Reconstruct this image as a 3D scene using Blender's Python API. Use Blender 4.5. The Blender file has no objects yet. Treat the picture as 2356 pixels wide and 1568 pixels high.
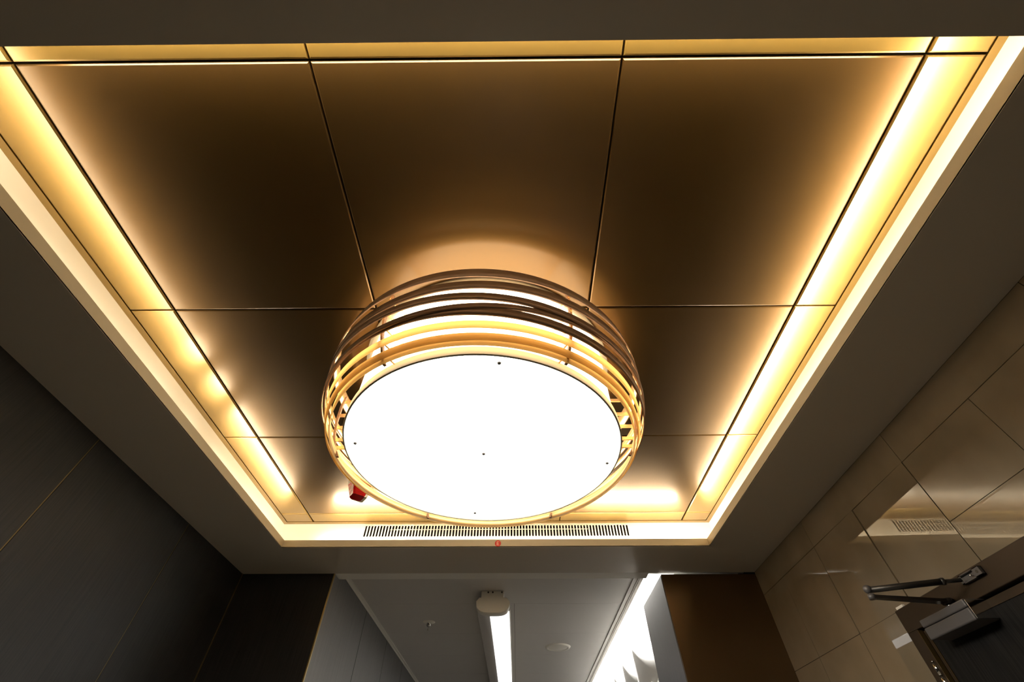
import bpy, math, random
from mathutils import Matrix, Vector

# ---------------------------------------------------------------- camera, world, exposure
U = 0.9          # metres per layout unit (one unit = height of the soffit above the lens)
HC = 1.58        # lens height above the floor, metres
sc = bpy.context.scene
COL = sc.collection
cam_d = bpy.data.cameras.new('camera'); cam = bpy.data.objects.new('camera', cam_d); COL.objects.link(cam)
cam_d.sensor_fit = 'HORIZONTAL'; cam_d.sensor_width = 36.0
cam_d.lens = 971.5 / 2356 * 36.0
cam_d.clip_start = 0.01; cam_d.clip_end = 60
_p, _y, _r = math.radians(49.3426), math.radians(-0.4788), math.radians(-0.0094)
_f = Vector((math.sin(_y)*math.cos(_p), math.cos(_y)*math.cos(_p), math.sin(_p)))
_rt = Vector((math.cos(_y), -math.sin(_y), 0)); _up = _rt.cross(_f)
_r2 = math.cos(_r)*_rt + math.sin(_r)*_up; _u2 = -math.sin(_r)*_rt + math.cos(_r)*_up
cam.matrix_world = Matrix(((_r2.x, _u2.x, -_f.x, 0), (_r2.y, _u2.y, -_f.y, 0), (_r2.z, _u2.z, -_f.z, HC), (0, 0, 0, 1)))
sc.camera = cam
w = bpy.data.worlds.new('world'); sc.world = w; w.use_nodes = True
w.node_tree.nodes['Background'].inputs[0].default_value = (0.5, 0.45, 0.4, 1)
w.node_tree.nodes['Background'].inputs[1].default_value = 0.002
sc.view_settings.view_transform = 'Standard'; sc.view_settings.look = 'None'
sc.view_settings.gamma = 1; sc.view_settings.use_curve_mapping = False
sc.view_settings.exposure = 0.0
sc.cycles.max_bounces = 10; sc.cycles.diffuse_bounces = 5; sc.cycles.glossy_bounces = 5
sc.cycles.sample_clamp_indirect = 6.0
sc.cycles.use_denoising = True
sc.cycles.caustics_reflective = True

# light strengths
L_DISK, L_DRUM = 22.0, 7.5
L_LED = dict(left_back=19.0, left_front=34.0, right=60.0, front=105.0, back=72.0)
L_SLOT, L_TUBE = 150.0, 1.9
WARM = (1.0, 0.86, 0.64); WARMW = (1.0, 0.86, 0.66); COOL = (1.0, 0.97, 0.93)

# ---------------------------------------------------------------- geometry data (layout units)
ZS, ZL, ZC = 1.0, 1.0403, 1.18
XL, XR, YB, YF = -1.2618, 1.0388, 0.0929, 2.3150
WL, WR, WF, WB = -1.6193, 1.4051, 2.6641, -1.7
ZF = -HC / U
JL, ML, MR, JR = -1.1777, -0.4772, 0.2566, 0.9638
GL, GR, TL, TR = -1.3320, 1.1055, -1.3566, 1.1292
J0, J1, J2, J3, GF, TF = 0.1420, 0.8632, 1.5851, 2.2960, 2.3918, 2.4172
GB, TB = 0.046, 0.021
LX, LY = -0.105, 1.204

# ---------------------------------------------------------------- materials
def mat(name, base, rough=0.5, metal=0.0, spec=0.5, emit=None, estr=0.0, coat=0.0, coat_r=0.05, ior=None, aniso=0.0, trans=0.0):
    m = bpy.data.materials.new(name); m.use_nodes = True
    b = m.node_tree.nodes['Principled BSDF']
    b.inputs['Base Color'].default_value = (*base, 1)
    b.inputs['Roughness'].default_value = rough
    b.inputs['Metallic'].default_value = metal
    b.inputs['Specular IOR Level'].default_value = spec
    if ior: b.inputs['IOR'].default_value = ior
    if coat:
        b.inputs['Coat Weight'].default_value = coat; b.inputs['Coat Roughness'].default_value = coat_r
    if trans: b.inputs['Transmission Weight'].default_value = trans
    if emit:
        b.inputs['Emission Color'].default_value = (*emit, 1); b.inputs['Emission Strength'].default_value = estr
    return m

def nodes(m): return m.node_tree.nodes, m.node_tree.links, m.node_tree.nodes['Principled BSDF']

def add_noise(m, scale=(1, 1, 1), nscale=40, c0=None, c1=None, bump=0.0, rough=None, detail=6, dist=0.002, lo=0.35, hi=0.65):
    n, l, b = nodes(m)
    tc = n.new('ShaderNodeTexCoord'); mp = n.new('ShaderNodeMapping'); mp.inputs['Scale'].default_value = scale
    nz = n.new('ShaderNodeTexNoise'); nz.inputs['Scale'].default_value = nscale; nz.inputs['Detail'].default_value = detail
    l.new(tc.outputs['Object'], mp.inputs[0]); l.new(mp.outputs[0], nz.inputs['Vector'])
    if c0:
        r = n.new('ShaderNodeValToRGB'); r.color_ramp.elements[0].position = lo; r.color_ramp.elements[1].position = hi
        r.color_ramp.elements[0].color = (*c0, 1); r.color_ramp.elements[1].color = (*c1, 1)
        l.new(nz.outputs['Fac'], r.inputs[0]); l.new(r.outputs[0], b.inputs['Base Color'])
    if rough:
        mr = n.new('ShaderNodeMapRange'); mr.inputs['To Min'].default_value = rough[0]; mr.inputs['To Max'].default_value = rough[1]
        l.new(nz.outputs['Fac'], mr.inputs[0]); l.new(mr.outputs[0], b.inputs['Roughness'])
    if bump:
        bp = n.new('ShaderNodeBump'); bp.inputs['Strength'].default_value = bump; bp.inputs['Distance'].default_value = dist
        l.new(nz.outputs['Fac'], bp.inputs['Height']); l.new(bp.outputs[0], b.inputs['Normal'])
    return m

M = {}
M['soffit'] = add_noise(mat('taupe_paint', (0.58, 0.53, 0.455), 0.26, spec=0.5), nscale=160, bump=0.01, rough=(0.22, 0.27))
M['lip'] = mat('lip_paint', (0.52, 0.455, 0.33), 0.5)
M['cove'] = mat('cove_white_paint', (0.85, 0.81, 0.72), 0.5)
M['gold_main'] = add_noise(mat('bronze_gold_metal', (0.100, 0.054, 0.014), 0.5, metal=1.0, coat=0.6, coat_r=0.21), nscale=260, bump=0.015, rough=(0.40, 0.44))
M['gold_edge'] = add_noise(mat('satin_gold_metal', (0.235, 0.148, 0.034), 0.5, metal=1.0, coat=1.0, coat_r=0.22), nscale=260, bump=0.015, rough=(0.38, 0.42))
M['void'] = mat('dark_void', (0.01, 0.009, 0.008), 0.9)
M['dark_wood'] = add_noise(mat('dark_wenge_laminate', (0.045, 0.04, 0.036), 0.5, spec=0.3), scale=(26, 26, 0.55), nscale=9,
                           c0=(0.004, 0.0037, 0.0033), c1=(0.014, 0.0128, 0.0115), bump=0.12, detail=9, lo=0.3, hi=0.7)
M['brass'] = mat('thin_brass', (0.13, 0.09, 0.035), 0.45, metal=0.8)
M['jamb_brass'] = mat('jamb_brass', (0.42, 0.30, 0.12), 0.35, metal=1.0)
M['bronze_wall'] = add_noise(mat('bronze_laminate', (0.095, 0.056, 0.024), 0.36, metal=0.7), nscale=300, bump=0.01, rough=(0.33, 0.39))
M['steel'] = add_noise(mat('brushed_grey_steel', (0.15, 0.142, 0.15), 0.34, metal=0.85), scale=(1, 1, 0.05), nscale=160, bump=0.02, rough=(0.3, 0.4))
M['marble'] = add_noise(mat('polished_beige_stone', (0.22, 0.17, 0.11), 0.015, ior=1.7), nscale=5,
                        c0=(0.180, 0.146, 0.098), c1=(0.215, 0.175, 0.122), detail=10)
M['joint'] = mat('stone_joint', (0.10, 0.078, 0.052), 0.6)
M['floor'] = add_noise(mat('beige_stone_floor', (0.22, 0.18, 0.13), 0.3), nscale=6, c0=(0.18, 0.16, 0.125), c1=(0.25, 0.22, 0.175))
M['grey_panel'] = add_noise(mat('grey_laminate', (0.33, 0.33, 0.345), 0.42), scale=(30, 30, 0.5), nscale=8,
                            c0=(0.112, 0.110, 0.112), c1=(0.150, 0.148, 0.150), detail=8, bump=0.05)
M['corr_ceiling'] = mat('grey_white_panel', (0.66, 0.635, 0.61), 0.42)
M['corr_trim'] = mat('white_profile', (0.86, 0.84, 0.79), 0.4)
M['white_wall'] = mat('white_wall_paint', (0.88, 0.87, 0.84), 0.5)
M['white_plastic'] = mat('white_plastic', (0.84, 0.81, 0.74), 0.35)
M['lens'] = mat('tube_lens', (0.9, 0.9, 0.88), 0.3, emit=COOL, estr=L_TUBE)
M['slot_lens'] = mat('slot_lens', (0.9, 0.9, 0.88), 0.3, emit=COOL, estr=L_SLOT)
M['disk'] = mat('opal_diffuser', (0.9, 0.88, 0.84), 0.35, emit=(1.0, 0.93, 0.80), estr=L_DISK)
M['drum'] = mat('opal_drum', (0.9, 0.86, 0.78), 0.4, emit=(1.0, 0.84, 0.58), estr=L_DRUM)
M['rim'] = mat('painted_metal_rim', (0.34, 0.33, 0.28), 0.4, metal=0.4)
M['ivory'] = mat('ivory_rim', (0.85, 0.80, 0.62), 0.4, emit=(1.0, 0.88, 0.62), estr=0.35)
M['chrome'] = mat('chrome', (0.75, 0.74, 0.72), 0.12, metal=1.0)
M['closer'] = mat('grey_closer_paint', (0.105, 0.10, 0.102), 0.42, metal=0.3)
M['closer_dark'] = mat('dark_closer_arm', (0.04, 0.036, 0.032), 0.38, metal=0.5)
M['door_frame'] = add_noise(mat('bronze_frame', (0.04, 0.027, 0.016), 0.42, metal=0.3, spec=0.3), nscale=300, bump=0.01)
M['door_leaf'] = add_noise(mat('dark_door_laminate', (0.03, 0.028, 0.027), 0.6, spec=0.15), scale=(26, 26, 0.6), nscale=9,
                           c0=(0.004, 0.0038, 0.004), c1=(0.013, 0.0122, 0.012), bump=0.1, detail=8)
M['red_lens'] = mat('red_lens', (0.45, 0.008, 0.008), 0.12, spec=0.6)
M['red_sign'] = mat('red_sign', (0.62, 0.03, 0.015), 0.4)
M['sign_white'] = mat('sign_letter', (0.95, 0.70, 0.55), 0.4)
M['screw'] = mat('dark_screw', (0.03, 0.025, 0.02), 0.5)

def ring_mat(name, outer, trans_col, trans_w, rough_out=0.45, metal=0.25):
    """thin hoop: brushed veneer outside, polished copper inside, a little light passes through"""
    m = bpy.data.materials.new(name); m.use_nodes = True
    n, l = m.node_tree.nodes, m.node_tree.links
    out = n['Material Output']; b = n['Principled BSDF']
    b.inputs['Base Color'].default_value = (*outer, 1); b.inputs['Roughness'].default_value = rough_out; b.inputs['Metallic'].default_value = metal
    tc = n.new('ShaderNodeTexCoord'); mp = n.new('ShaderNodeMapping'); mp.inputs['Scale'].default_value = (6, 6, 260)
    nz = n.new('ShaderNodeTexNoise'); nz.inputs['Scale'].default_value = 3; nz.inputs['Detail'].default_value = 6
    r = n.new('ShaderNodeValToRGB'); r.color_ramp.elements[0].position = 0.3; r.color_ramp.elements[1].position = 0.7
    r.color_ramp.elements[0].color = (*[c * 0.65 for c in outer], 1); r.color_ramp.elements[1].color = (*[c * 1.35 for c in outer], 1)
    l.new(tc.outputs['Object'], mp.inputs[0]); l.new(mp.outputs[0], nz.inputs['Vector']); l.new(nz.outputs['Fac'], r.inputs[0]); l.new(r.outputs[0], b.inputs['Base Color'])
    tr = n.new('ShaderNodeBsdfTranslucent'); tr.inputs[0].default_value = (*trans_col, 1)
    mx = n.new('ShaderNodeMixShader'); mx.inputs[0].default_value = trans_w
    l.new(b.outputs[0], mx.inputs[1]); l.new(tr.outputs[0], mx.inputs[2])
    l.new(mx.outputs[0], out.inputs[0])
    return m
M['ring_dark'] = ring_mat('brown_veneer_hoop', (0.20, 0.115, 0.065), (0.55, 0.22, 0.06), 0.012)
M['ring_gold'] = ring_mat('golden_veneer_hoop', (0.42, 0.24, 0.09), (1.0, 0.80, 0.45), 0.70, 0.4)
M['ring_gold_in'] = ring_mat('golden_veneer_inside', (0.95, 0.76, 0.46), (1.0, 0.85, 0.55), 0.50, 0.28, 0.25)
M['ring_in'] = mat('polished_copper', (0.90, 0.58, 0.30), 0.25, metal=0.75)

# ---------------------------------------------------------------- mesh builder
class MB:
    def __init__(s, mats=()): s.v = []; s.f = []; s.mi = []; s.mats = list(mats); s.sm = []
    def _m(s, m):
        if m not in s.mats: s.mats.append(m)
        return s.mats.index(m)
    def add(s, vs, fs, m, smooth=False):
        o = len(s.v); s.v += [tuple(v) for v in vs]; k = s._m(m)
        for f in fs: s.f.append(tuple(i + o for i in f)); s.mi.append(k); s.sm.append(smooth)
    def quad(s, a, b, c, d, m): s.add([a, b, c, d], [(0, 1, 2, 3)], m)
    def box(s, x0, x1, y0, y1, z0, z1, m, bev=0.0):
        if bev <= 0:
            vs = [(x, y, z) for z in (z0, z1) for y in (y0, y1) for x in (x0, x1)]
            s.add(vs, [(0, 2, 3, 1), (4, 5, 7, 6), (0, 1, 5, 4), (2, 6, 7, 3), (0, 4, 6, 2), (1, 3, 7, 5)], m); return
        bb = min(bev, (x1-x0)*.45, (y1-y0)*.45, (z1-z0)*.45)
        import bmesh
        bm = bmesh.new(); bmesh.ops.create_cube(bm, size=1)
        for v in bm.verts: v.co = Vector((x0+(v.co.x+.5)*(x1-x0), y0+(v.co.y+.5)*(y1-y0), z0+(v.co.z+.5)*(z1-z0)))
        bmesh.ops.bevel(bm, geom=bm.edges[:], offset=bb, segments=3, profile=.5, affect='EDGES', clamp_overlap=True)
        bm.verts.index_update()
        s.add([v.co[:] for v in bm.verts], [[v.index for v in f.verts] for f in bm.faces], m, False); bm.free()
    def prism(s, outline, axis, a0, a1, m, smooth=False):
        """outline: 2-D points; axis: 0,1,2 the extrusion axis"""
        n = len(outline)
        def P(p, a):
            if axis == 0: return (a, p[0], p[1])
            if axis == 1: return (p[0], a, p[1])
            return (p[0], p[1], a)
        vs = [P(p, a0) for p in outline] + [P(p, a1) for p in outline]
        s.add(vs, [(i, (i+1) % n, n+(i+1) % n, n+i) for i in range(n)], m, smooth)
        s.add([P(p, a0) for p in outline], [tuple(range(n))[::-1]], m); s.add([P(p, a1) for p in outline], [tuple(range(n))], m)
    def tube(s, p0, p1, r0, r1, m, n=20, cap=True):
        p0, p1 = Vector(p0), Vector(p1); d = (p1-p0).normalized()
        a = d.orthogonal().normalized(); b = d.cross(a)
        vs = []
        for p, r in ((p0, r0), (p1, r1)):
            for i in range(n):
                t = 2*math.pi*i/n; vs.append(p + a*math.cos(t)*r + b*math.sin(t)*r)
        s.add(vs, [(i, (i+1) % n, n+(i+1) % n, n+i) for i in range(n)], m, True)
        if cap: s.add(vs, [tuple(range(n))[::-1], tuple(range(n, 2*n))], m)
    def lathe(s, cx, cy, prof, m, n=96, smooth=True, close=False):
        vs = []; k = len(prof)
        for i in range(n):
            t = 2*math.pi*i/n
            for r, z in prof: vs.append((cx+r*math.cos(t), cy+r*math.sin(t), z))
        fs = []
        for i in range(n):
            j = (i+1) % n
            for q in range(k if close else k-1):
                q2 = (q+1) % k
                fs.append((i*k+q, j*k+q, j*k+q2, i*k+q2))
        s.add(vs, fs, m, smooth)
    def disc(s, cx, cy, z, r, m, n=96):
        vs = [(cx+r*math.cos(2*math.pi*i/n), cy+r*math.sin(2*math.pi*i/n), z) for i in range(n)]
        s.add(vs, [tuple(range(n))], m)
    def sphere(s, c, r, m, n=20, k=12, sx=1, sy=1, sz=1):
        vs = []
        for i in range(k+1):
            ph = math.pi*i/k
            for j in range(n):
                t = 2*math.pi*j/n; vs.append((c[0]+sx*r*math.sin(ph)*math.cos(t), c[1]+sy*r*math.sin(ph)*math.sin(t), c[2]+sz*r*math.cos(ph)))
        s.add(vs, [(i*n+j, i*n+(j+1) % n, (i+1)*n+(j+1) % n, (i+1)*n+j) for i in range(k) for j in range(n)], m, True)
    def build(s, name, parent=None, origin=None, normals=True):
        me = bpy.data.meshes.new(name)
        wv = [Vector((x*U, y*U, z*U+HC)) for x, y, z in s.v]
        o = bpy.data.objects.new(name, me); COL.objects.link(o)
        if parent is not None:
            o.parent = parent; off = parent['_w']; off = Vector(off)
            if parent.parent is not None: pass
        else:
            if origin is None:
                lo = [min(v[i] for v in wv) for i in range(3)]; hi = [max(v[i] for v in wv) for i in range(3)]
                off = Vector(((lo[0]+hi[0])/2, (lo[1]+hi[1])/2, lo[2]))
            else: off = Vector((origin[0]*U, origin[1]*U, origin[2]*U+HC))
            o.location = off
        o['_w'] = tuple(off)
        me.from_pydata([v-off for v in wv], [], s.f)
        for mk in s.mats: me.materials.append(M[mk])
        me.polygons.foreach_set('material_index', s.mi); me.polygons.foreach_set('use_smooth', s.sm)
        me.update()
        if normals:
            import bmesh
            bm = bmesh.new(); bm.from_mesh(me); bmesh.ops.remove_doubles(bm, verts=bm.verts, dist=1e-6)
            bmesh.ops.recalc_face_normals(bm, faces=bm.faces); bm.to_mesh(me); bm.free()
        return o

def empty(name, at):
    o = bpy.data.objects.new(name, None); COL.objects.link(o)
    o.location = (at[0]*U, at[1]*U, at[2]*U+HC); o['_w'] = tuple(o.location); o.empty_display_size = 0.05
    return o
def tag(o, label, cat, group=None):
    o['label'] = label; o['category'] = cat
    if group: o['group'] = group
    return o
def struct(o): o['kind'] = 'structure'; return o

# ---------------------------------------------------------------- ceiling of the vestibule
ceil = struct(empty('ceiling', (LX, LY, ZS)))
b = MB()      # soffit ring around the opening, 12 mm board with its opening
for x0, x1, y0, y1 in ((WL, XL, WB, WF), (XR, WR, WB, WF), (XL, XR, WB, YB), (XL, XR, YF, WF)):
    b.box(x0, x1, y0, y1, ZS, ZS+0.004, 'soffit')
b.build('soffit', ceil)
b = MB()      # lips standing up from the edge of the opening
t = 0.010
b.box(XL-t, XL, YB-t, YF+t, ZS+0.0005, ZL, 'lip'); b.box(XR, XR+t, YB-t, YF+t, ZS+0.0005, ZL, 'lip')
b.box(XL, XR, YF, YF+t, ZS+0.0005, ZL, 'lip'); b.box(XL, XR, YB-t, YB, ZS+0.0005, ZL, 'lip')
b.build('cove_lip', ceil)
b = MB()      # white upstands of the cove and its floor
h = 0.012
gx0, gx1, gz0, gz1 = -0.8790, 0.6560, 1.102, 1.172
b.box(TL-h, TL, TB-h, TF+h, ZS+0.004, ZC, 'cove'); b.box(TR, TR+h, TB-h, TF+h, ZS+0.004, ZC, 'cove')
b.box(TL, TR, TB-h, TB, ZS+0.004, ZC, 'cove')
b.box(TL, gx0, TF, TF+h, ZS+0.004, ZC, 'cove'); b.box(gx1, TR, TF, TF+h, ZS+0.004, ZC, 'cove')
b.box(gx0, gx1, TF, TF+h, ZS+0.004, gz0, 'cove'); b.box(gx0, gx1, TF, TF+h, gz1, ZC, 'cove')
for x0, x1, y0, y1 in ((TL, XL-t, TB, TF), (XR+t, TR, TB, TF), (XL-t, XR+t, TB, YB-t), (XL-t, XR+t, YF+t, TF)):
    b.box(x0, x1, y0, y1, ZS+0.004, ZS+0.008, 'cove')
b.build('upstand', ceil)
b = MB()      # dark space above the panels and behind the grille
b.box(TL-0.05, TR+0.05, TB-0.05, TF+0.3, ZC+0.035, ZC+0.045, 'void')
b.box(gx0-0.02, gx1+0.02, TF+0.10, TF+0.11, 1.06, ZC+0.035, 'void')
b.box(gx0-0.02, gx1+0.02, TF+h, TF+0.11, 1.06, 1.07, 'void')
b.box(gx0-0.02, gx0-0.01, TF+h, TF+0.11, 1.06, ZC+0.035, 'void'); b.box(gx1+0.01, gx1+0.02, TF+h, TF+0.11, 1.06, ZC+0.035, 'void')
b.build('backing', ceil)

def panel(x0, x1, y0, y1, mk, gx0_, gx1_, gy0_, gy1_, bev=0.0045):
    x0 += gx0_; x1 -= gx1_; y0 += gy0_; y1 -= gy1_
    bx = min(bev, (x1-x0)*.3); by = min(bev, (y1-y0)*.3)
    m_ = MB()
    z0, z1, z2 = ZC, ZC+bev, ZC+0.022
    r0 = [(x0+bx, y0+by, z0), (x1-bx, y0+by, z0), (x1-bx, y1-by, z0), (x0+bx, y1-by, z0)]
    k = 0.45
    rm = [(x0+bx*k*.6, y0+by*k*.6, z0+bev*.3), (x1-bx*k*.6, y0+by*k*.6, z0+bev*.3), (x1-bx*k*.6, y1-by*k*.6, z0+bev*.3), (x0+bx*k*.6, y1-by*k*.6, z0+bev*.3)]
    r1 = [(x0, y0, z1), (x1, y0, z1), (x1, y1, z1), (x0, y1, z1)]
    r2 = [(x0, y0, z2), (x1, y0, z2), (x1, y1, z2), (x0, y1, z2)]
    m_.add(r0+rm+r1+r2, [(3, 2, 1, 0)] + [(a+i, a+(i+1) % 4, a+4+(i+1) % 4, a+4+i) for a in (0, 4, 8) for i in range(4)] + [(12, 13, 14, 15)], mk)
    return m_.build('panel', ceil)
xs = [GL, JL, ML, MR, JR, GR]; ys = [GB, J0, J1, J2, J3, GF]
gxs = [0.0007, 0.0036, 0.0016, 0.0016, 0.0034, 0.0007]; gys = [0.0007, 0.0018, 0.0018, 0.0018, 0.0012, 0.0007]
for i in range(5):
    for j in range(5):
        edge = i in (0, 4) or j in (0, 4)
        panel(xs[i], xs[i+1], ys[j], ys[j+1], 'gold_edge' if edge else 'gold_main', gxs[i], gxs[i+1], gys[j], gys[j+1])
tr = MB()     # perimeter trim between panels and upstand
e = 0.0007
tr.box(TL, GL-e, TB, TF, ZC-0.0006, ZC+0.02, 'gold_edge'); tr.box(GR+e, TR, TB, TF, ZC-0.0006, ZC+0.02, 'gold_edge')
tr.box(GL-e, GR+e, GF+e, TF, ZC-0.0006, ZC+0.02, 'gold_edge'); tr.box(GL-e, GR+e, TB, GB-e, ZC-0.0006, ZC+0.02, 'gold_edge')
struct(tr.build('trim_1'))

# light strips lying in the cove, hidden behind the lip
def led(name_mat, strength, segs):
    M[name_mat] = mat(name_mat, (0.8, 0.8, 0.8), 0.5, emit=WARM, estr=strength)
    m_ = MB()
    for x0, x1, y0, y1 in segs: m_.box(x0, x1, y0, y1, ZS+0.020, ZS+0.028, name_mat)
    return m_.build('light_strip', ceil)
lx = TL+0.020; rx = TR-0.020; fy = TF-0.020; by_ = TB+0.018
led('led_left_back', L_LED['left_back'], [(lx-0.011, lx+0.011, 0.10, 1.10)])
led('led_left_front', L_LED['left_front'], [(lx-0.012, lx+0.012, y, y+0.11) for y in (1.12, 1.33)] + [(lx-0.012, lx+0.012, 1.56, 2.30)])
led('led_right', L_LED['right'], [(rx-0.012, rx+0.012, 0.10, 2.30)])
led('led_front', L_LED['front'], [(-1.10, -0.58, fy-0.012, fy+0.012), (0.42, 0.98, fy-0.012, fy+0.012)])
led('led_front_middle', L_LED['front']*0.45, [(-0.56, 0.40, fy-0.012, fy+0.012)])
led('led_back', L_LED['back'], [(-1.2, 0.98, by_-0.008, by_+0.008)])

# ---------------------------------------------------------------- grille
gr = empty('ventilation_grille', (-0.1115, TF, gz0))
tag(gr, 'long white slotted ventilation grille set in the front upstand of the lit ceiling recess', 'vent')
g = MB(); N = 87; pitch = (gx1-gx0-0.004)/N; sw = 0.0052; zb, zt = 1.1085, 1.1655; yy0, yy1 = TF-0.001, TF+0.0008
K = 8
for i in range(N):
    cx = gx0+0.002+pitch*(i+.5); a0, a1 = cx-pitch/2, cx+pitch/2
    for yy in (yy0, yy1):
        g.quad((a0, yy, zb), (cx-sw, yy, zb), (cx-sw, yy, zt), (a0, yy, zt), 'cove'); g.quad((cx+sw, yy, zb), (a1, yy, zb), (a1, yy, zt), (cx+sw, yy, zt), 'cove')
        for sgn, zz, ze in ((1, zt, gz1), (-1, zb, gz0)):
            arc = [(cx-sw*math.cos(math.pi*q/K), zz+sgn*sw*math.sin(math.pi*q/K)) for q in range(K+1)]
            top = [(a0+(a1-a0)*q/K, ze) for q in range(K+1)]
            g.add([(a0, yy, zz), (cx-sw, yy, zz), (a0, yy, ze)], [(0, 1, 2)], 'cove'); g.add([(a1, yy, zz), (cx+sw, yy, zz), (a1, yy, ze)], [(0, 1, 2)], 'cove')
            for q in range(K):
                g.quad((arc[q][0], yy, arc[q][1]), (arc[q+1][0], yy, arc[q+1][1]), (top[q+1][0], yy, top[q+1][1]), (top[q][0], yy, top[q][1]), 'cove')
    ol = [(cx-sw*math.cos(math.pi*q/K), zt+sw*math.sin(math.pi*q/K)) for q in range(K+1)] + [(cx+sw*math.cos(math.pi*q/K), zb-sw*math.sin(math.pi*q/K)) for q in range(K+1)]
    n_ = len(ol); g.add([(x, yy0, z) for x, z in ol]+[(x, yy1, z) for x, z in ol], [(q, (q+1) % n_, n_+(q+1) % n_, n_+q) for q in range(n_)], 'cove')
for x0, x1 in ((gx0-0.004, gx0+0.002), (gx1-0.002, gx1+0.004)): g.box(x0, x1, yy0, yy1, gz0, gz1, 'cove')
g.build('grille_face', gr, normals=False)
g = MB(); g.tube((-0.73, TF+0.012, 1.150), (0.42, TF+0.012, 1.150), 0.0022, 0.0022, 'corr_trim', 10); g.build('stiffener_rod', gr)

# ---------------------------------------------------------------- round E marker on the lip
s = empty('round_sign', (-0.0955, YF, 1.0185))
tag(s, 'tiny round red sticker with a white letter E on the front lip under the grille', 'sign')
ex, ez, er = -0.0955, 1.0185, 0.0165
g = MB(); g.tube((ex, YF-0.0012, ez), (ex, YF-0.0002, ez), er, er, 'red_sign', 40); g.build('sign_plate', s)
g = MB(); y0, y1 = YF-0.0018, YF-0.0012
eh, ew, et = 0.0092, 0.0062, 0.0024
g.box(ex-ew, ex-ew+et, y0, y1, ez-eh, ez+eh, 'sign_white')
for zz in (ez-eh, ez-et/2, ez+eh-et): g.box(ex-ew+et, ex+(ew if zz != ez-et/2 else ew-.0012), y0, y1, zz, zz+et, 'sign_white')
g.build('letter', s)

# ---------------------------------------------------------------- drum lamp with hoops
lamp = empty('drum_ceiling_lamp', (LX, LY, ZC))
tag(lamp, 'large glowing white drum ceiling lamp wrapped in crossing copper brown hoops', 'lamp')
ZR, RR = 0.820, 0.456
g = MB(); g.lathe(LX, LY, [(RR-0.012, ZR+0.030), (RR-0.012, ZC-0.012)], 'drum', 128); g.build('drum_shade', lamp)
g = MB()
pr = [(RR-0.004, ZR), (RR, ZR+0.001), (RR, ZR+0.030), (RR-0.011, ZR+0.030)]
g.lathe(LX, LY, pr, 'ivory', 128)
g.lathe(LX, LY, [(RR-0.006, ZR+0.012), (RR-0.006, ZR-0.0005), (RR-0.003, ZR-0.0015), (RR, ZR+0.001)], 'rim', 128)
g.build('rim', lamp)
g = MB(); g.disc(LX, LY, ZR+0.006, RR-0.006, 'disk', 128); dd = g.build('diffuser_disk', lamp)
g = MB()
ZD = ZR+0.006
for x, y in ((LX, LY), (-0.519, 1.141), (-0.041, 0.786), (0.315, 1.262), (-0.160, 1.603)):
    g.sphere((x, y, ZD-0.0015), 0.0062, 'screw', 16, 10, 1, 1, .7)
    g.build('screw', lamp); g = MB()
g = MB(); g.lathe(LX, LY, [(RR-0.012, ZC-0.014), (RR+0.012, ZC-0.014), (RR+0.012, ZC-0.0005), (RR-0.03, ZC-0.0005)], 'rim', 96); g.build('ceiling_collar', lamp)

def hoop(zb, zt, rb, rt, tx, ty, mk, dx=0, dy=0, th=0.0035, n=180):
    """tilted thin band: tx, ty = slopes of its plane along x and y"""
    g = MB()
    vs = []
    for i in range(n):
        t = 2*math.pi*i/n; c, s_ = math.cos(t), math.sin(t)
        for r, z in ((rb, zb), (rt, zt), (rt-th, zt), (rb-th, zb)):
            x, y = r*c, r*s_
            vs.append((LX+dx+x, LY+dy+y, z+tx*x+ty*y))
    o = []
    for i in range(n):
        j = (i+1) % n
        o.append((i*4, j*4, j*4+1, i*4+1))
    g.add(vs, o, mk, True)
    g.add(vs, [(i*4+2, ((i+1) % n)*4+2, ((i+1) % n)*4+3, i*4+3) for i in range(n)], 'ring_gold_in' if mk == 'ring_gold' else 'ring_in', True)
    g.add(vs, [f for i in range(n) for f in ((i*4+1, ((i+1) % n)*4+1, ((i+1) % n)*4+2, i*4+2), (i*4+3, ((i+1) % n)*4+3, ((i+1) % n)*4, i*4))], mk, False)
    return g.build('hoop', lamp)
# near-side centre heights are measured; ty lowers/raises the far side, tx the right side
def near(zb, zt, rb, rt, tx, ty, mk): hoop(zb+ty*rb, zt+ty*rt, rb, rt, tx, ty, mk)
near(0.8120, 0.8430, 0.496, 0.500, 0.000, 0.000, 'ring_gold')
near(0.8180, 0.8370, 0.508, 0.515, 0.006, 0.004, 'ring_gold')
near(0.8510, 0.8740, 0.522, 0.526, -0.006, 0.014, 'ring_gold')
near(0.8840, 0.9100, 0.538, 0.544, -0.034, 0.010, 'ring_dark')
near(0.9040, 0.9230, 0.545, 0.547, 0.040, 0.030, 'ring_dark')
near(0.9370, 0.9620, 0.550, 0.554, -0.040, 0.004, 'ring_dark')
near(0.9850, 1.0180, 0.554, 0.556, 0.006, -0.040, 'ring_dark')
near(1.0420, 1.0920, 0.556, 0.550, -0.012, 0.020, 'ring_dark')
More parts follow.
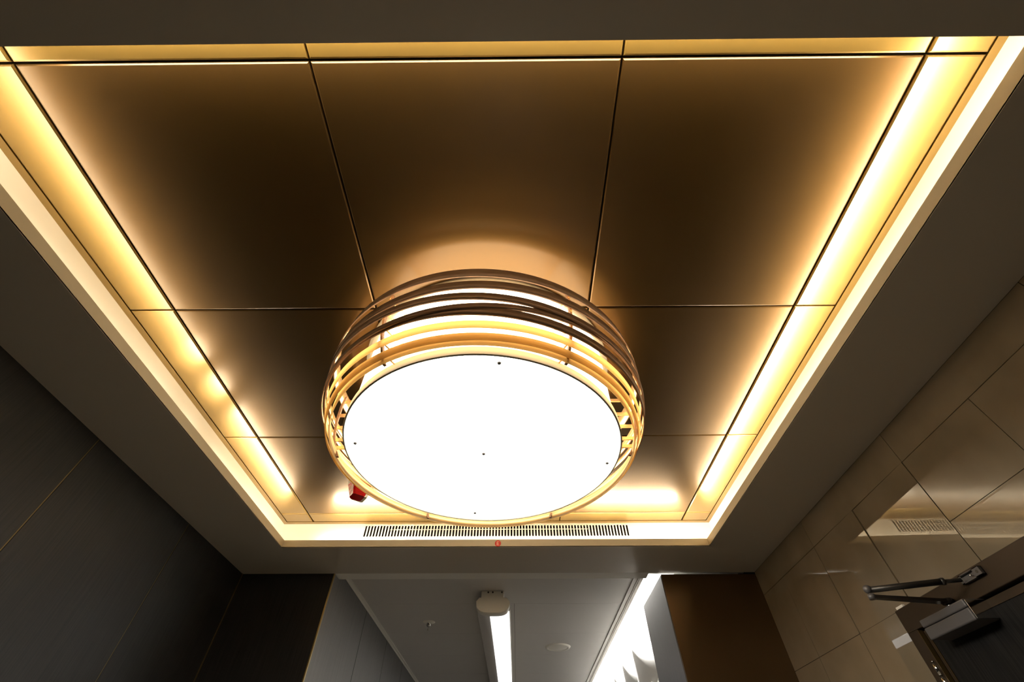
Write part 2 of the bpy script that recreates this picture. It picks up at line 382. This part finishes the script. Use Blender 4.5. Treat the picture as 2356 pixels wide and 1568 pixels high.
# radial brackets between drum and hoops
for k in range(6):
    a = math.radians(-90+30+60*k); g = MB()
    ca, sa = math.cos(a), math.sin(a); q = 0.0025
    def B(r, z, s_): return (LX+r*ca-s_*q*sa, LY+r*sa+s_*q*ca, z)
    pf = [(RR-0.008, 0.845), (0.495, 0.845), (0.530, 0.900), (0.545, 0.960), (0.545, 1.060), (RR-0.008, 1.060)]
    # slim curved strap following the hoops plus short spokes
    outer = [(0.492, 0.815), (0.512, 0.850), (0.530, 0.900), (0.541, 0.960), (0.545, 1.030), (0.541, 1.078)]
    for (r0, z0), (r1, z1) in zip(outer, outer[1:]):
        vs = [B(r0-0.002, z0, -1.6), B(r0-0.002, z0, 1.6), B(r1-0.002, z1, 1.6), B(r1-0.002, z1, -1.6), B(r0-0.010, z0, -1.6), B(r0-0.010, z0, 1.6), B(r1-0.010, z1, 1.6), B(r1-0.010, z1, -1.6)]
        g.add(vs, [(0, 1, 2, 3), (4, 7, 6, 5), (0, 4, 5, 1), (3, 2, 6, 7), (0, 3, 7, 4), (1, 5, 6, 2)], 'ring_dark')
    for z, ro in ((0.846, 0.512), (0.878, 0.524), (0.930, 0.536), (0.985, 0.545), (1.050, 0.545)):
        vs = [B(r, zz, s_) for r in (RR-0.012, ro-0.004) for zz in (z, z+0.012) for s_ in (-1, 1)]
        g.add(vs, [(0, 1, 3, 2), (4, 6, 7, 5), (0, 4, 5, 1), (2, 3, 7, 6), (0, 2, 6, 4), (1, 5, 7, 3)], 'ring_in')
    g.build('bracket', lamp)

# ---------------------------------------------------------------- red beacon
bx, by0 = -0.778, 1.925
bc = empty('alarm_beacon', (bx, by0, ZC))
tag(bc, 'small red and white alarm beacon under the gold ceiling, half hidden behind the lamp', 'alarm')

def rsq(cx, cy, h, r, rot, n=6):
    """rounded square outline, half side h"""
    pts = []
    for k, (sx, sy) in enumerate(((1, 1), (-1, 1), (-1, -1), (1, -1))):
        for q in range(n+1):
            a = math.pi/2*k + math.pi/2*q/n
            pts.append((sx*(h-r)+r*math.cos(a), sy*(h-r)+r*math.sin(a)))
    c, s_ = math.cos(rot), math.sin(rot)
    return [(cx+x*c-y*s_, cy+x*s_+y*c) for x, y in pts]
def loft(g, secs, m, smooth=False):
    n = len(secs[0][0]); vs = [(x, y, z) for o, z in secs for x, y in o]
    g.add(vs, [(k*n+i, k*n+(i+1) % n, (k+1)*n+(i+1) % n, (k+1)*n+i) for k in range(len(secs)-1) for i in range(n)], m, smooth)
    g.add(vs, [tuple(range(n))], m); g.add(vs, [tuple(range((len(secs)-1)*n, len(secs)*n))], m)
rot = math.radians(38)
g = MB(); loft(g, [(rsq(bx, by0, 0.050, 0.016, rot), ZC-0.0005), (rsq(bx, by0, 0.052, 0.016, rot), ZC-0.030), (rsq(bx, by0, 0.050, 0.016, rot), ZC-0.040)], 'white_plastic')
g.build('housing', bc)
g = MB(); secs = []
for k in range(17):
    z = ZC-0.040-0.0042*k; h = 0.049-0.0012*k - (0.0016 if k % 2 else 0)
    secs.append((rsq(bx, by0, h, 0.012, rot), z))
loft(g, secs, 'red_lens'); g.build('red_lens', bc)
g = MB()       # white back shell behind the lens
loft(g, [(rsq(bx+0.004, by0+0.016, 0.049, 0.013, rot), ZC-0.0405), (rsq(bx+0.004, by0+0.016, 0.032, 0.010, rot), ZC-0.104)], 'white_plastic')
g.build('back_shell', bc)

# ---------------------------------------------------------------- walls and floor of the vestibule
T = 0.05
CY = 6.6          # far end of the corridor
CL, CR, CZ = -1.08, 0.97, 1.06
g = MB(); g.box(WL-T, WR+T, WB-T, CY+T, ZF-0.05, ZF, 'floor'); struct(g.build('floor'))
def wall_with_joints_x(name, x, side, ycuts, y0, y1, mk, gap=0.003, depth=0.006, strip='brass', z0=ZF, z1=ZS):
    """wall on a plane x = const built of boards with recessed metal strips between them"""
    g = MB(); cuts = [y0]+ycuts+[y1]
    s_ = side
    def bx_(xa, xb, *a): g.box(min(xa, xb), max(xa, xb), *a)
    for a, b_ in zip(cuts, cuts[1:]):
        ga = gap if a != y0 else 0; gb = gap if b_ != y1 else 0
        bx_(x, x+s_*depth*2, a+ga, b_-gb, z0, z1, mk)
    bx_(x+s_*depth*2, x+s_*T, y0, y1, z0, z1, 'void')
    for c in ycuts: bx_(x+s_*0.0015, x+s_*depth, c-gap*.8, c+gap*.8, z0, z1, strip)
    return g.build(name)
struct(wall_with_joints_x('wall_left', WL, -1, [-0.72, -0.03, 0.66, 1.350, 2.040], WB, WF, 'dark_wood'))
g = MB(); g.box(WL-T, WR+T, WB-T, WB, ZF, ZS, 'dark_wood'); struct(g.build('wall_back'))

# front wall left of the opening, with a thin brass edge at the jamb
g = MB(); OL, OR = -1.070, 0.853
g.box(WL, OL-0.004, WF, WF+0.012, ZF, ZS, 'dark_wood'); g.box(OL-0.006, OL, WF-0.0005, WF+0.012, ZF, ZS, 'jamb_brass')
g.box(WL, OL-0.002, WF+0.012, WF+0.10, ZF, ZS, 'grey_panel')
g.box(WL+0.0, WL+0.004, WF-0.006, WF, ZF, ZS, 'brass')
struct(g.build('wall_front_left'))
# header over the opening
g = MB(); g.box(WL, 1.35, WF, WF+0.03, ZS+0.0045, 1.30, 'corr_trim'); g.box(WL, 0.79, WF+0.03, WF+0.10, ZS+0.0045, 1.30, 'corr_trim'); struct(g.build('wall_front_header'))
# front wall right of the opening: bronze face, brushed grey jamb
g = MB()
g.box(OR, WR, WF, WF+0.012, ZF, ZS-0.010, 'bronze_wall'); g.box(OR-0.002, WR, WF+0.012, 3.19, ZF, ZS-0.014, 'steel'); g.box(OR, WR, WF+0.012, 3.188, ZS-0.014, ZS-0.011, 'white_wall')  # unseen white cap added on the pillar to bounce slot light onto the soffit
struct(g.build('wall_front_right'))

# right wall: polished stone slabs with fine joints, opening for the door
DY0, DY1, DZ = 0.62, 1.778, 0.530     # outside of the door frame
g = MB(); jt = 0.0010
def slab(y0, y1, z0, z1, ty=0.0, tz=0.0):
    """one slab; ty, tz: how far it is out of plumb, as slopes"""
    y0 += jt; y1 -= jt; z0 += jt; z1 -= jt; yc, zc_ = (y0+y1)/2, (z0+z1)/2
    vs = [(WR+ty*(y-yc)+tz*(z-zc_), y, z) for z in (z0, z1) for y in (y0, y1)] + [(WR+0.014, y, z) for z in (z0, z1) for y in (y0, y1)]
    g.add(vs, [(0, 1, 3, 2), (4, 6, 7, 5), (0, 4, 5, 1), (2, 3, 7, 6), (0, 2, 6, 4), (1, 5, 7, 3)], 'marble')
zc = [ZS, 0.877, DZ, ZF]
for y0, y1 in ((WB, -0.73), (-0.73, -0.04), (-0.04, 0.655), (0.655, 1.345), (1.345, 2.046), (2.046, WF)): slab(y0, y1, 0.877, ZS)
for y0, y1 in ((WB, -1.07), (-1.07, -0.38), (-0.38, 0.31), (0.31, 1.0), (1.0, 1.345)):
    slab(y0, y1, 0.655, 0.877); 
slab(1.345, 1.695, DZ, 0.877, 0.012, -0.005); slab(1.695, 2.046, DZ, 0.877, 0.012, -0.005); slab(2.046, 2.40, DZ, 0.877); slab(2.40, WF, DZ, 0.877)
slab(0.31, DY0, DZ, 0.655); slab(DY0, 1.345, DZ, 0.655)
for y0, y1 in ((WB, -1.07), (-1.07, -0.38), (-0.38, 0.31)): slab(y0, y1, DZ, 0.655)
slab(1.785, 2.046, ZF, DZ, 0.010, -0.001); slab(2.046, 2.40, ZF, DZ); slab(2.40, WF, ZF, DZ)
for y0, y1 in ((WB, -1.07), (-1.07, -0.38), (-0.38, 0.31), (0.31, DY0)): slab(y0, y1, ZF, DZ)
g.box(WR+0.0055, WR+0.03, WB, WF, DZ, ZS, 'joint'); g.box(WR+0.0055, WR+0.03, 1.785, WF, ZF, DZ, 'joint'); g.box(WR+0.0055, WR+0.03, WB, DY0, ZF, DZ, 'joint')
struct(g.build('wall_right'))

# ---------------------------------------------------------------- the door on the right wall
door = struct(empty('door_1', (WR, (DY0+DY1)/2, ZF)))
g = MB(); fx = WR-0.014
g.box(fx, WR+0.05, DY0, DY1, 0.4600, DZ, 'door_frame', 0.002)
g.box(fx, WR+0.05, 1.7260, DY1, ZF, 0.4600, 'door_frame', 0.002); g.box(fx, WR+0.05, DY0, DY0+0.052, ZF, 0.4600, 'door_frame', 0.002)
g.build('frame', door)
g = MB()
g.box(WR+0.004, WR+0.045, DY0+0.056, 1.7220, ZF+0.008, 0.4540, 'door_leaf')
g.box(WR+0.0015, WR+0.004, DY0+0.056, 1.7220, 0.4340, 0.4540, 'door_frame'); g.box(WR+0.0015, WR+0.004, 1.7085, 1.7220, ZF+0.008, 0.4340, 'door_frame')
g.box(WR+0.0005, WR+0.0015, 1.7080, 1.7095, ZF+0.01, 0.4340, 'brass'); g.box(fx-0.0005, WR+0.0015, 1.7240, 1.7262, ZF+0.01, 0.4580, 'brass')
g.build('leaf', door)
for z0 in (0.262, -0.60, -1.50):
    g = MB(); hx, hy = WR-0.018, 1.738
    for k in range(3):
        g.tube((hx, hy, z0+k*0.036+0.001), (hx, hy, z0+k*0.036+0.035), 0.0075, 0.0075, 'chrome', 18)
    g.tube((hx, hy, z0+0.108), (hx, hy, z0+0.112), 0.0065, 0.004, 'chrome', 18)
    g.build('hinge', door)

# door closer: body on the leaf, knee arm, bracket on the frame
dc = empty('door_closer', (WR, 1.53, 0.43))
tag(dc, 'grey metal door closer with a jutting folded arm at the top of the dark door', 'door closer')
bx0, bx1 = 1.338, WR+0.004; cy0, cy1, cz0, cz1 = 1.425, 1.632, 0.404, 0.459
g = MB(); g.box(bx0, bx1, cy0, cy1, cz0, 0.4365, 'closer', 0.004); g.box(bx0, bx1, cy0, cy1, 0.4375, cz1, 'closer', 0.004); g.build('body', dc)
g = MB(); g.box(bx0+0.006, bx1, cy0-0.0015, cy0+0.002, cz0+0.003, cz1-0.003, 'chrome', 0.001); g.build('end_cap', dc)
g = MB(); py, px = 1.520, 1.375
g.tube((px, py, cz1-0.001), (px, py, 0.480), 0.009, 0.008, 'chrome', 18); g.build('spindle', dc)
g = MB(); g.tube((px, 1.535, 0.466), (px, 1.590, 0.466), 0.004, 0.004, 'chrome', 12); g.build('adjusting_screw', dc)
EX, EY, EZ = 1.140, 1.512, 0.512      # elbow
def flatarm(g, p, q, w0, w1, h, m):
    p, q = Vector(p), Vector(q); d = (q-p); d2 = Vector((d.x, d.y, 0)).normalized(); n_ = Vector((-d2.y, d2.x, 0)); up = Vector((0, 0, h/2))
    vs = [p+n_*w0+up, p-n_*w0+up, p-n_*w0-up, p+n_*w0-up, q+n_*w1+up, q-n_*w1+up, q-n_*w1-up, q+n_*w1-up]
    g.add(vs, [(0, 1, 2, 3), (4, 7, 6, 5), (0, 4, 5, 1), (1, 5, 6, 2), (2, 6, 7, 3), (3, 7, 4, 0)], m)
g = MB(); flatarm(g, (px+0.006, py, 0.480), (EX, EY, EZ-0.020), 0.013, 0.0085, 0.009, 'closer_dark')
g.tube((px, py, 0.474), (px, py, 0.487), 0.016, 0.016, 'closer_dark', 22); g.tube((EX, EY, EZ-0.027), (EX, EY, EZ-0.013), 0.0105, 0.0105, 'closer', 22)
g.build('main_arm', dc)
g = MB(); BXx, BY, BZ = 1.386, 1.408, 0.508
mid = Vector((EX, EY, EZ)).lerp(Vector((BXx, BY, BZ)), 0.74)
g.tube((EX, EY, EZ), mid, 0.0088, 0.0088, 'closer_dark', 18); g.tube(mid, Vector((EX, EY, EZ)).lerp(Vector((BXx, BY, BZ)), 0.775), 0.0102, 0.0102, 'closer_dark', 18)
g.tube(mid, (BXx-0.012, BY+0.012, BZ), 0.0055, 0.0055, 'closer_dark', 14)
g.build('forearm', dc)
g = MB(); g.sphere((EX, EY, EZ+0.002), 0.0125, 'closer', 20, 12); g.tube((EX, EY, EZ-0.014), (EX, EY, EZ), 0.006, 0.006, 'chrome', 14); g.build('elbow', dc)
g = MB(); kx0, kx1 = fx-0.0125, fx-0.0002; ky0, ky1, kz0, kz1 = 1.345, 1.430, 0.498, 0.521
g.box(fx-0.003, kx1, ky0, ky1, kz0, kz1, 'closer')
g.box(kx0, kx1, ky0, ky1, kz0, kz0+0.002, 'closer'); g.box(kx0, kx1, ky0, ky1, kz1-0.002, kz1, 'closer')
g.box(kx0, kx1, ky1-0.010, ky1, kz0, kz1, 'chrome'); g.box(kx0, kx1, ky0, ky0+0.026, kz0, kz1, 'closer')
g.tube((kx0-0.0006, ky0+0.012, (kz0+kz1)/2), (kx0+0.0006, ky0+0.012, (kz0+kz1)/2), 0.0045, 0.0045, 'screw', 14)
g.sphere((kx0+0.003, ky0+0.042, (kz0+kz1)/2), 0.0035, 'chrome', 12, 8)
g.build('bracket', dc)
g = MB(); g.box(WR-0.010, WR-0.0003, 1.730, 1.768, DZ+0.001, DZ+0.009, 'white_plastic', 0.001)  # white block added in place of the corridor tube's mirror image in the stone
tag(g.build('reflected_tube_block'), 'small white block standing in for the reflected corridor tube on the stone wall just above the door frame corner', 'reflection')

# ---------------------------------------------------------------- corridor beyond
struct(wall_with_joints_x('wall_corridor_left', CL, -1, [3.463, 4.190, 4.915, 5.640], WF+0.10, CY, 'grey_panel', 0.005, 0.006, 'void', ZF, CZ))
g = MB(); g.box(CL, CR+0.4, CY, CY+T, ZF, 1.35, 'grey_panel'); struct(g.build('wall_corridor_end'))
# ceiling boards with fine joints
cb = struct(empty('ceiling', (-0.15, 4.6, CZ)))
ycuts = [WF+0.11, 3.365, 4.050, 4.690, 5.385, 6.05, CY]; jx = -0.012; j2 = -0.284; jj = 0.0010
for k, (a, c) in enumerate(zip(ycuts, ycuts[1:])):
    cols = ((CL, 0.76),) if k == 0 else ((CL, j2), (j2, jx), (jx, 0.76))
    for x0, x1 in cols:
        g = MB(); g.box(x0+jj, x1-jj, a+jj, c-jj, CZ, CZ+0.012, 'corr_ceiling'); g.build('board', cb)
g = MB(); g.box(CL, 0.79, WF+0.11, CY, CZ+0.012, CZ+0.02, 'void'); g.build('backing', cb)
def trimbox(n, parts):
    g = MB()
    for p in parts: g.box(*p, 'corr_trim', 0.0015)
    return struct(g.build('trim_%d' % n))
y0 = WF+0.11
trimbox(2, [(CL+0.001, CL+0.028, y0+0.05, CY, CZ-0.008, CZ-0.0003), (CL+0.001, CL+0.008, y0+0.05, CY, CZ-0.014, CZ-0.0003),
            (CL+0.001, 0.85, y0+0.001, y0+0.045, CZ-0.008, CZ-0.0003)])
trimbox(3, [(0.748, 0.782, y0+0.05, CY, CZ-0.006, CZ-0.0003), (0.784, 0.808, y0+0.05, CY, CZ-0.012, CZ+0.06), (0.776, 0.784, y0+0.05, CY, CZ-0.010, CZ+0.004)])
# luminous slot along the right side and the bright wall it washes
g = MB(); g.box(0.80, 1.36, WF+0.03, CY, 1.27, 1.29, 'white_wall'); g.box(0.80, 0.808, WF+0.11, CY, CZ+0.06, 1.27, 'white_wall'); g.build('slot_box', cb)
g = MB(); g.box(0.830, 0.872, 3.25, CY-0.05, 1.235, 1.250, 'slot_lens'); g.build('light_strip', cb)
g = MB(); g.box(CR, CR+T, 3.20, CY, ZF, 1.29, 'white_wall'); g.box(CR, 1.36, WF+0.112, 3.20, ZS, 1.29, 'white_wall'); struct(g.build('wall_corridor_right'))

# sculpted white petals on the bright wall
ps = empty('wall_sculpture', (CR, 4.2, 0.6))
tag(ps, 'white sculpted wall relief of curved pointed petals beside the grey corridor pillar', 'sculpture')
def petal(y0, z0, sc_=1.0):
    n = 14; xt = 0.885
    C, W, V = [], [], []
    for i in range(n+1):
        t = i/n
        C.append((xt+(CR-0.004-xt)*(t**1.6), y0-0.50*sc_*t, z0-0.20*sc_*t-0.03*math.sin(math.pi*t)))
        W.append((CR-0.002, y0-0.52*sc_*t, z0+0.055-0.16*sc_*t))
        V.append((xt+0.03*t, y0+0.10*t-0.02*math.sin(math.pi*t), z0-0.42*sc_*t))
    g = MB(['white_wall'])
    th = 0.004
    def sheet(A, B_, off):
        m_ = 6; vs = []
        for a, b_ in zip(A, B_):
            for q in range(m_+1):
                u = q/m_; p = Vector(a).lerp(Vector(b_), u); p.z += off*math.sin(math.pi*u); vs.append(p)
        k = m_+1; F = [(i*k+q, (i+1)*k+q, (i+1)*k+q+1, i*k+q+1) for i in range(len(A)-1) for q in range(m_)]
        g.add(vs, F, 'white_wall', True)
    sheet(C, W, 0.012); sheet(C, V, 0.0)
    o = g.build('petal', ps)
    md = o.modifiers.new('thickness', 'SOLIDIFY'); md.thickness = 0.004; md.offset = -1
for k in range(5):
    petal(3.93+0.455*k, 0.935)
for k in range(5):
    petal(3.70+0.455*k, 0.640)

# linear batten light
bl = empty('batten_light', (-0.152, 3.12, CZ))
tag(bl, 'long white linear batten light with a glowing tube running along the grey corridor ceiling', 'light fixture')
g = MB(); g.box(-0.232, -0.080, 3.118, 5.9, 1.012, CZ-0.0005, 'white_plastic', 0.006)
for x in (-0.185, -0.155, -0.094): g.sphere((x, 3.1185, 1.050), 0.006, 'screw', 12, 8, 1, .3, 1)
g.build('base', bl)
def dsec(z_off=0, sc_=1.0, n=20):
    o = []
    cx, hw, zt_, zb_ = -0.152, 0.110*sc_, 1.016, 0.930+z_off
    o.append((cx-hw*.82, zt_)); 
    for i in range(n+1):
        a = math.pi*i/n; ca = math.cos(a); o.append((cx-hw*math.copysign(abs(ca)**0.62, ca), zt_-0.022-(zt_-0.022-zb_)*math.sin(a)**0.75))
    o.append((cx+hw*.82, zt_)); return o
g = MB(); g.prism(dsec(), 1, 3.112, 3.190, 'white_plastic', True)
g.build('end_cap', bl)
g = MB(); g.prism([(-0.264, 1.012), (-0.268, 0.990), (-0.262, 0.972), (-0.178, 0.960), (-0.044, 0.960), (-0.038, 0.975), (-0.040, 1.012)], 1, 3.190, 5.9, 'corr_ceiling'); g.build('housing', bl)
g = MB(); g.prism([(-0.178, 0.961)]+[(-0.1115-0.0665*math.cos(math.pi*i/16), 0.961-0.022*math.sin(math.pi*i/16)) for i in range(17)]+[(-0.045, 0.961)], 1, 3.191, 5.9, 'lens', True); g.build('tube', bl)

# sprinkler and round speaker on the corridor ceiling
sp = empty('sprinkler', (-0.672, 3.76, CZ)); tag(sp, 'small chrome sprinkler head with a round white plate on the corridor ceiling', 'sprinkler')
g = MB(); g.lathe(-0.672, 3.76, [(0.0, CZ-0.0085), (0.034, CZ-0.0080), (0.046, CZ-0.0020), (0.047, CZ-0.0003)], 'white_plastic', 40); g.build('plate', sp)
g = MB(); g.lathe(-0.672, 3.76, [(0.0, CZ-0.032), (0.010, CZ-0.032), (0.016, CZ-0.026), (0.018, CZ-0.008)], 'chrome', 24)
g.tube((-0.672, 3.76, CZ-0.054), (-0.672, 3.76, CZ-0.030), 0.0035, 0.005, 'chrome', 12); g.lathe(-0.672, 3.76, [(0.0, CZ-0.056), (0.009, CZ-0.054), (0.0, CZ-0.052)], 'chrome', 16)
g.build('head', sp)
rs = empty('ceiling_speaker', (0.362, 4.435, CZ)); tag(rs, 'round flat white cover plate on the corridor ceiling right of the batten light', 'speaker')
g = MB(); g.lathe(0.362, 4.435, [(0.082, CZ-0.008), (0.088, CZ-0.0120), (0.104, CZ-0.0100), (0.112, CZ-0.0003)], 'white_plastic', 56); g.build('ring', rs)
g = MB(); g.lathe(0.362, 4.435, [(0.0, CZ-0.012), (0.070, CZ-0.0115), (0.082, CZ-0.008)], 'white_plastic', 56); g.build('cover', rs)
